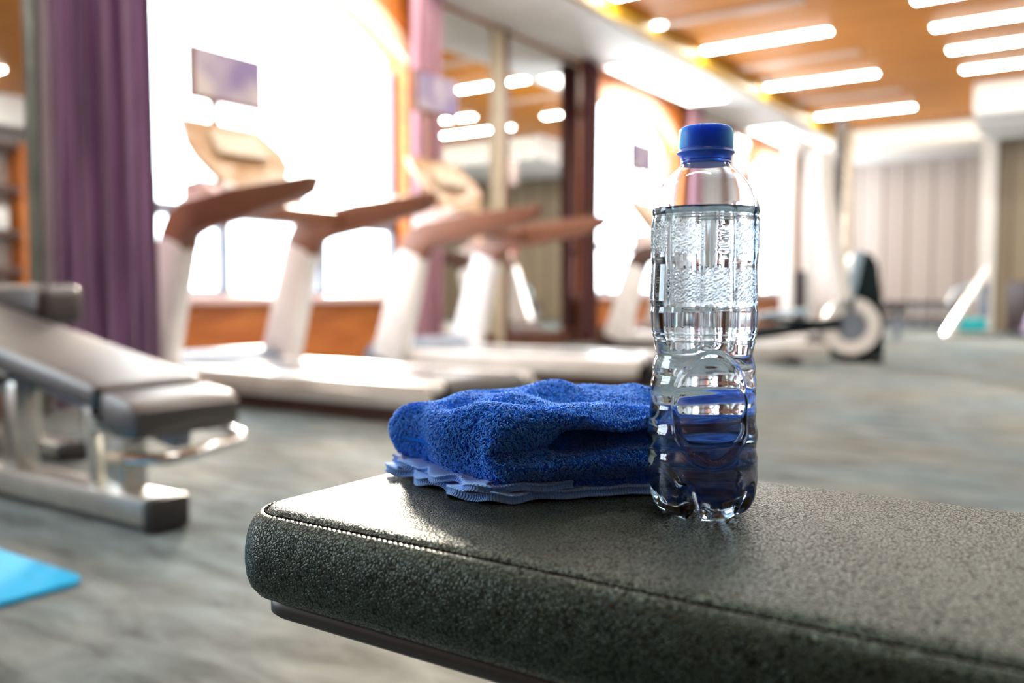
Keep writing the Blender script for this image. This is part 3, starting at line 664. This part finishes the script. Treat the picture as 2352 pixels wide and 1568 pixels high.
# (shoulder rises in a dome from about .185 m to the neck)
def body_radius(z, th):
    r = np.interp(z, prof_z, prof_r)
    # soften profile
    for d in (.0006, .0012): r = .5 * r + .25 * (np.interp(z - d, prof_z, prof_r) + np.interp(z + d, prof_z, prof_r))
    # label zone: vertical columns with grooves between, embossed ornament
    lz = smooth_step(z, .098, .104) * (1 - smooth_step(z, .177, .183))
    c = (th * 10 / (2 * PI)) % 1.0
    r = r - lz * .0011 * np.exp(-((np.minimum(c, 1 - c)) / .07) ** 2)
    r = r - lz * .0010 * np.abs(2 * c - 1) ** 3
    cid = np.floor(th * 10 / (2 * PI)).astype(int) % 10
    m_up = np.array([1, 0, 1, 1, 0, 1, .6, 1, 0, 1])[cid]; m_lo = np.array([0, 1, 1, .5, 1, 1, 0, 1, 1, 1])[cid]
    band = (smooth_step(z, .124, .127) * (1 - smooth_step(z, .143, .146)) * m_lo + m_up * smooth_step(z, .153, .157) * (1 - smooth_step(z, .170, .174)))
    u = (c - .5) * 2 * PI * .0318 / 10; o1 = np.zeros_like(r)
    for (su, sv, am) in ((2600, 2300, .5), (1500, 3000, .4), (3400, 1300, .3)):
        o1 += am * np.sin(u * su + 2 * np.sin(z * sv * .35)) * np.cos(z * sv + 1.3 * np.sin(u * su * .6))
    r = r + band * .00030 * np.tanh(3.0 * o1) * smooth_step(np.minimum(c, 1 - c), .08, .16)
    for zz, am in ((.1045, .0005), (.1085, .0005), (.1765, .0005)): r = r - am * np.exp(-((z - zz) / .0008) ** 2)
    # big round medallion on the lower half, facing the viewer, repeated behind
    for tc in (R(34.2 - 92), R(34.2 + 88)):
        dth = (th - tc + PI) % (2 * PI) - PI; x = dth * .031; d = np.sqrt((x / .0225) ** 2 + ((z - .0655) / .0315) ** 2)
        lowz = smooth_step(z, .03, .034)
        r = r + lowz * .0011 * np.exp(-((d - 1) / .055) ** 2)
        inside = 1 - smooth_step(d, .85, .97)
        r = r * (1 - inside * lowz) + inside * lowz * (.0312 + .0005 * np.sin((z - .0655) * 2 * PI / .0165) - .6 * np.abs(z - .0655) ** 2 * 1.0)
    # side ripples beside the medallion
    side = smooth_step(z, .03, .036) * (1 - smooth_step(z, .09, .096))
    r = r + side * .0004 * np.sin(z * 2 * PI / .0155 + 1.2 * np.sin(th * 2))
    # petal feet
    foot = 1 - smooth_step(z, .004, .026)
    pet = np.abs(np.sin(th * 2.5 + .4))
    r = r - foot * (.0085 * np.exp(-(pet / .28) ** 2))
    # low frequency dents
    r = r + .00025 * np.sin(th * 3 + z * 70) * smooth_step(z, .03, .05) * (1 - smooth_step(z, .19, .2))
    return r
# use a refined shoulder profile (dome)
zs = np.linspace(0, 1, 46)[1:]
sz = .1835; sh_z = sz + (.2115 - sz) * np.sin(zs * PI / 2) ** 1.0
prof_z = np.concatenate([prof_z[:19], [.149, .151, .170, .1745, .1755, .1770, .1785]]); prof_r = np.concatenate([prof_r[:19], [.0312, .0318, .0318, .0318, .0313, .0316, .0319]])
dome = [(.1825, .0312), (.1865, .0300), (.1905, .0283), (.1945, .0259), (.1985, .0228), (.2020, .0192), (.2045, .0162), (.2062, .0146), (.2080, .0142), (.2135, .0140)]
prof_z = np.concatenate([prof_z, [d[0] for d in dome]]); prof_r = np.concatenate([prof_r, [d[1] for d in dome]])
def bottle_shell(zlist, inset, ntheta, flat_top=False, bottom_lift=0.):
    th = np.arange(ntheta) * 2 * PI / ntheta; V = []
    for z in zlist:
        r = body_radius(np.full(ntheta, z), th) - inset
        val = np.exp(-(np.abs(np.sin(th * 2.5 + .4)) / .30) ** 2)
        V.append(np.column_stack([r * np.cos(th), r * np.sin(th), z + bottom_lift * max(0, 1 - z / .02) + .008 * val * max(0, 1 - z / .032) ** 1.5]))
    return np.concatenate(V)
def close_floor(ntheta, z0, r_edge_fn, inset, lift):
    """rings from centre out to the first body ring: petal base with a raised middle"""
    th = np.arange(ntheta) * 2 * PI / ntheta; V = []
    re = r_edge_fn(np.full(ntheta, z0), th) - inset
    for q in (.04, .25, .5, .72, .88):
        r = re * q; z = z0 + .009 * (1 - q) ** 1.2 + .008 * q * np.exp(-(np.abs(np.sin(th * 2.5 + .4)) / .30) ** 2) + lift
        V.append(np.column_stack([r * np.cos(th), r * np.sin(th), z * np.ones(ntheta)]))
    return np.concatenate(V)
bt = thing('water_bottle', 'clear plastic water bottle with a blue screw cap standing on the leather bench', 'bottle', (-.1955, .4825, .4530)); bt.scale = (.945, .945, .965)
NT = 480; zl = np.concatenate([np.linspace(0, .03, 50), np.linspace(.0303, .185, 480), np.linspace(.1856, .2135, 60)])
Vo = np.concatenate([close_floor(NT, 0., body_radius, 0, 0), bottle_shell(zl, 0, NT)])
zin = zl[::1]
Vi = np.concatenate([close_floor(NT, 0., body_radius, .0004, .0005), bottle_shell(zin, .0004, NT, bottom_lift=.0005)])
nro = 5 + len(zl)
Fo = grid_faces(nro, NT); Fi = grid_faces(nro, NT)[:, ::-1] + len(Vo)
j = np.arange(NT); j2 = (j + 1) % NT; e = (nro - 1) * NT
rim = np.column_stack([e + j, e + j2, len(Vo) + e + j2, len(Vo) + e + j])
body = npmesh('bottle_body', np.concatenate([Vo, Vi]), np.concatenate([Fo, Fi, rim]), M['pet'], bt)
def fill_poles(o, idx_rings, nt):
    bm = bmesh.new(); bm.from_mesh(o.data); bm.verts.ensure_lookup_table()
    for base, flip in idx_rings:
        vs = [bm.verts[base + k] for k in range(nt)]; bm.faces.new(vs[::-1] if not flip else vs)
    bm.to_mesh(o.data); bm.free(); o.data.polygons.foreach_set('use_smooth', [True] * len(o.data.polygons))
fill_poles(body, [(0, False), (len(Vo), True)], NT)
# water: fills the inside up to the shoulder
WL = .1806; NW = 480; zw = np.concatenate([np.linspace(0, .03, 50), np.linspace(.0303, WL - .0012, 460)])
Vw = np.concatenate([close_floor(NW, 0., body_radius, .00032, .0004), bottle_shell(zw, .00032, NW, bottom_lift=.0004)])
thw = np.arange(NW) * 2 * PI / NW; rw = body_radius(np.full(NW, WL), thw) - .00032; top = []
for q, dz in ((1, 0), (.985, -.0007), (.95, -.0011), (.85, -.0012), (.4, -.0012), (.03, -.0012)):
    top.append(np.column_stack([rw * q * np.cos(thw), rw * q * np.sin(thw), np.full(NW, WL + dz)]))
Vw = np.concatenate([Vw] + top); nrw = len(Vw) // NW
wo = npmesh('water', Vw, grid_faces(nrw, NW), M['water'], bt); fill_poles(wo, [(0, False), ((nrw - 1) * NW, True)], NW)
# tiny bubbles clinging to the wall above the water line are left to the plastic's own grain
nk = MB().lathe([(.0128, .2060), (.0146, .2062), (.0150, .2072), (.0146, .2082), (.0132, .2085)], 64)
nk.build('neck_ring', M['capring'], bt)
cp = MB(); n = 120; rings_c = []
for (r, z, kn) in ((.0162, .2130, 0), (.0166, .2133, 0), (.0163, .2140, 0), (.0157, .2146, 0), (.0157, .2150, .0), (.0157, .2160, .00030), (.0156, .2240, .00030), (.0154, .2265, .0002), (.0147, .2277, 0), (.0135, .2282, 0), (.004, .2284, 0)):
    ring = []
    for k in range(n * 4):
        a = 2 * PI * k / (n * 4); rad = r + (kn if (k % 4) < 2 else -kn); ring.append(cp.bm.verts.new((rad * math.cos(a), rad * math.sin(a), z)))
    rings_c.append(ring)
for A, B in zip(rings_c, rings_c[1:]):
    for k in range(n * 4): cp.bm.faces.new((A[k], A[(k + 1) % (n * 4)], B[(k + 1) % (n * 4)], B[k]))
cp.bm.faces.new(rings_c[-1]); cp.bm.faces.new(rings_c[0][::-1])
capo = cp.build('cap', M['cap'], bt)
MB().lathe([(.0144, .2086), (.0149, .2088), (.0150, .2110), (.0158, .2120), (.0171, .2131), (.0164, .2136), (.0150, .2132)], 64).build('tamper_ring', M['capring'], capo)

# ------------------------------------------------------------------ folded towel
TC = np.array([-.312, .434]); E1 = np.array([.656, .754]); E1 /= np.linalg.norm(E1); E2 = np.array([-.93, .36]); E2 /= np.linalg.norm(E2)
TZ = .4535
def catmull(P, n):
    P = np.array(P); N = len(P); out = []
    for i in range(N):
        p0, p1, p2, p3 = P[i - 1], P[i], P[(i + 1) % N], P[(i + 2) % N]
        for k in range(n):
            s = k / n; out.append(.5 * ((2 * p1) + (-p0 + p2) * s + (2 * p0 - 5 * p1 + 4 * p2 - p3) * s * s + (-p0 + 3 * p1 - 3 * p2 + p3) * s ** 3))
    return np.array(out)
def towel_section(s):
    """closed outline (v across, z up) of the folded towel at station s along its front face"""
    g = .046 * float(smooth_step(np.array(s), .19, .28)) + .001
    op = float(smooth_step(np.array(s), .17, .28)); h = .0008 + (.0085 - .0045 * s) * op
    D = .116; mid = .0325 + .005 * s - .003 * (1 - op)
    zt = .0495 + .0035 * math.exp(-((s - .20) / .10) ** 2); zb = .053 + .0055 * math.exp(-((s - .55) / .3) ** 2)
    lip = .006 * op
    pts = [(D * .98, .012), (D * .6, .0105), (D * .25, .0105), (.016, .0105), (.007, .011), (.001, .0125), (-.004, .0155), (-.0075, .020), (-.0065, mid - .009), (.000 - lip * .3, mid - h - .0015),
           (g * .5, mid - h), (g, mid), (g * .5, mid + h), (.001 - lip * .3, mid + h + .001), (-.0025 - lip * .5, mid + h + .005), (-.001 - lip * .4, zt - .0025), (.010, zt + .0015), (.030, zt + .001),
           (.055, .4 * zt + .6 * zb), (.082, zb + .001), (.104, zb - .001), (D + .004, zb - .010), (D + .010, zb * .6), (D + .006, .012)]
    return catmull(pts, 9)
NS = 150; sections = []
LEN = .172
for i in range(NS):
    q = i / (NS - 1); q = q if q > .2 else .2 * (q / .2) ** 1.5
    sec = towel_section(q)
    # round off both ends
    e = min(1, q / .075); k = max(0, 1 - (1 - e) ** 2.4) ** (1 / 2.4) if e < 1 else 1
    e2 = min(1, (1 - q) / .12); k2 = math.sqrt(max(0, 1 - (1 - e2) ** 2)) if e2 < 1 else 1
    kk = max(k * k2, .03); cz = .026
    v = sec[:, 0]; z = cz + (sec[:, 1] - cz) * kk
    vv = v + (1 - kk) * .010 * np.where(v < .06, 1, -1) * np.clip(np.abs(v - .06) / .06, 0, 1)
    ss = np.full(len(sec), q * LEN) + (.004 * np.sin(v * 75 + 1) - .004 * np.clip((z - .02) / .03, -1, 1)) * (1 - q)
    x = TC[0] + E1[0] * ss + E2[0] * vv; y = TC[1] + E1[1] * ss + E2[1] * vv
    soft = .0024 * np.sin(v * 62 + q * 7) * np.sin(q * 9 + v * 26) + .0016 * np.sin(v * 118 - q * 15) + .0014 * np.sin(q * 21 + v * 30)
    soft = soft * np.clip((z - .036) / .012, 0, 1)
    dent = -.0045 * np.exp(-((q - .10) / .09) ** 2 - ((v - .075) / .03) ** 2) * np.clip((z - .03) / .015, 0, 1)
    sections.append(np.column_stack([x, y, TZ + z + soft + dent]))
NC = len(sections[0]); VT = np.concatenate(sections)
tt = thing('towel', 'folded bright blue terry towel lying on the leather bench beside the bottle', 'towel', (0, 0, 0))
# the lower fold of the towel, lying flat on the bench under the thick fold
low = []
for i in range(60):
    q = i / 59; e = min(1, min(q, 1 - q) / .04); k = max(.05, math.sqrt(max(0, 1 - (1 - e) ** 2)))
    sec = catmull([(.112, .0004), (.06, .0004), (.012, .0004), (.0035, .0012), (.0015, .005), (.0035, .0095), (.012, .0112), (.06, .0112), (.112, .0112), (.116, .006)], 6)
    zz = .0058 + (sec[:, 1] - .0058) * k; ss = .004 + q * (LEN - .006); vv = sec[:, 0] + .0012 * math.sin(q * 40)
    low.append(np.column_stack([TC[0] + E1[0] * ss + E2[0] * vv, TC[1] + E1[1] * ss + E2[1] * vv, TZ - .0004 + zz]))
lf = npmesh('lower_fold', np.concatenate(low), grid_faces(60, len(low[0])), M['terrybase'], tt)
fill_poles(lf, [(0, False), (59 * len(low[0]), True)], len(low[0]))
cloth = npmesh('terry_cloth', VT, grid_faces(NS, NC), M['terrybase'], tt); fill_poles(cloth, [(0, False), ((NS - 1) * NC, True)], NC)
def grow_pile(cloth, K, zmin):
    bm = bmesh.new(); bm.from_mesh(cloth.data); bmesh.ops.recalc_face_normals(bm, faces=bm.faces); bm.to_mesh(cloth.data)
    bmesh.ops.triangulate(bm, faces=bm.faces)
    bm.verts.ensure_lookup_table(); tri = np.array([[v.index for v in f.verts] for f in bm.faces]); VV = np.array([v.co for v in bm.verts]); bm.free()
    # terry loops: short bent tufts standing on the cloth
    A, B, Cc = VV[tri[:, 0]], VV[tri[:, 1]], VV[tri[:, 2]]; cr = np.cross(B - A, Cc - A); ar = np.linalg.norm(cr, axis=1) / 2
    pick = rng.choice(len(tri), K, p=ar / ar.sum()); a = rng.random(K); b = rng.random(K); fl = a + b > 1; a[fl] = 1 - a[fl]; b[fl] = 1 - b[fl]
    P0 = A[pick] + (B - A)[pick] * a[:, None] + (Cc - A)[pick] * b[:, None]; Nn = cr[pick] / (2 * ar[pick][:, None] + 1e-12)
    keep = P0[:, 2] > zmin; P0 = P0[keep]; Nn = Nn[keep]; K = len(P0)
    flow = np.column_stack([np.sin(P0[:, 1] * 160 + P0[:, 2] * 90), np.cos(P0[:, 0] * 170), -.6 + .3 * np.sin(P0[:, 0] * 90)]) + rng.normal(0, .7, (K, 3))
    T1 = flow - Nn * (flow * Nn).sum(1)[:, None]; T1 /= np.linalg.norm(T1, axis=1)[:, None] + 1e-9; T2 = np.cross(Nn, T1)
    Ln = rng.uniform(.0018, .0030, K)[:, None]; wd = rng.uniform(.00034, .00052, K)[:, None]
    path = [P0 - Nn * .0004, P0 + Nn * Ln * .55 + T1 * Ln * .18, P0 + Nn * Ln * .85 + T1 * Ln * .55, P0 + Nn * Ln * .72 + T1 * Ln * .95]
    wv = [.9, 1.15, 1.1, .5]; rows = []
    for pth, w_ in zip(path, wv):
        for kq in range(3):
            an = 2 * PI * kq / 3; rows.append(pth + (T2 * math.cos(an) + (Nn * .7 + T1 * .5) * math.sin(an)) * wd * w_)
    VP = np.stack(rows, 1).reshape(-1, 3)                  # 12 verts per tuft
    fq = []
    for L_ in range(3):
        for kq in range(3): fq.append([L_ * 3 + kq, L_ * 3 + (kq + 1) % 3, (L_ + 1) * 3 + (kq + 1) % 3, (L_ + 1) * 3 + kq])
    fq.append([9, 10, 11, 11])
    FQ = np.array(fq[:9])[None] + (np.arange(K) * 12)[:, None, None]
    pile = npmesh('terry_pile', VP, FQ.reshape(-1, 4), M['terry'], cloth); pile['kind'] = 'stuff'
grow_pile(cloth, 70000, TZ + .0115); grow_pile(lf, 22000, TZ + .001)
# woven hem layers folded under the towel, wavy along the left and front sides
def hem(z, out, ph, lab, amp=.0022, s_end=.62, hh=.0026):
    n = 150; path = []
    for i in range(n):
        q = i / (n - 1)
        if q < .62:                                    # left end, from the back corner to the front corner
            w = 1 - q / .62; base = TC + E2 * (.117 * w + .0) - E1 * (out); 
        else:
            w = (q - .62) / .38; base = TC + E1 * (LEN * s_end * w - out * (1 - w)) - E2 * (out * .6)
        path.append((base[0], base[1]))
    path = np.array(path)
    for _ in range(6): path[1:-1] = .25 * path[:-2] + .5 * path[1:-1] + .25 * path[2:]
    d = np.gradient(path, axis=0); d /= np.linalg.norm(d, axis=1)[:, None]; nrm = np.column_stack([d[:, 1], -d[:, 0]])
    ctr = TC + E1 * .06 + E2 * .06; sgn = np.sign(((path - ctr) * nrm).sum(1).mean()); nrm *= sgn
    L = np.concatenate([[0], np.cumsum(np.linalg.norm(np.diff(path, axis=0), axis=1))])
    V = []; sec = catmull([(-.016, -hh), (-.004, -hh), (.0006, -hh - .0003), (.0018, -hh + .0006), (.0004, -hh * .4), (.0002, hh * .4), (.0018, hh - .0006), (.0006, hh + .0003), (-.004, hh), (-.016, hh)], 3)
    for i in range(n):
        fade = 1 - float(smooth_step(np.array(L[i]), .12, .17)) * .7
        wz = amp * fade * math.sin(L[i] * 2 * PI / .030 + ph); wo = .0042 * fade * math.sin(L[i] * 2 * PI / .043 + ph * 1.7)
        for (o_, z_) in sec:
            k = np.clip((o_ + .016) / .016, 0, 1)
            V.append((path[i, 0] + nrm[i, 0] * (o_ + wo * k), path[i, 1] + nrm[i, 1] * (o_ + wo * k), max(z + z_ + wz * k, .4532)))
    o = npmesh('hem', V, grid_faces(n, len(sec)), M['hem'], tt)
    uv = o.data.uv_layers.new(name='UVMap'); li = np.zeros(len(o.data.loops), 'i4'); o.data.loops.foreach_get('vertex_index', li)
    ring = li // len(sec); uvv = np.column_stack([L[ring] * 20, (li % len(sec)) / len(sec)]); uv.data.foreach_set('uv', uvv.astype('f4').ravel())
    return tag(o, lab)
hem(.4566, .0085, 0, 'pale blue ribbed hem edge', .0012, .62, .0026); hem(.4615, .0065, 2.4, 'pale blue ribbed hem edge', .0016, .30, .0022)
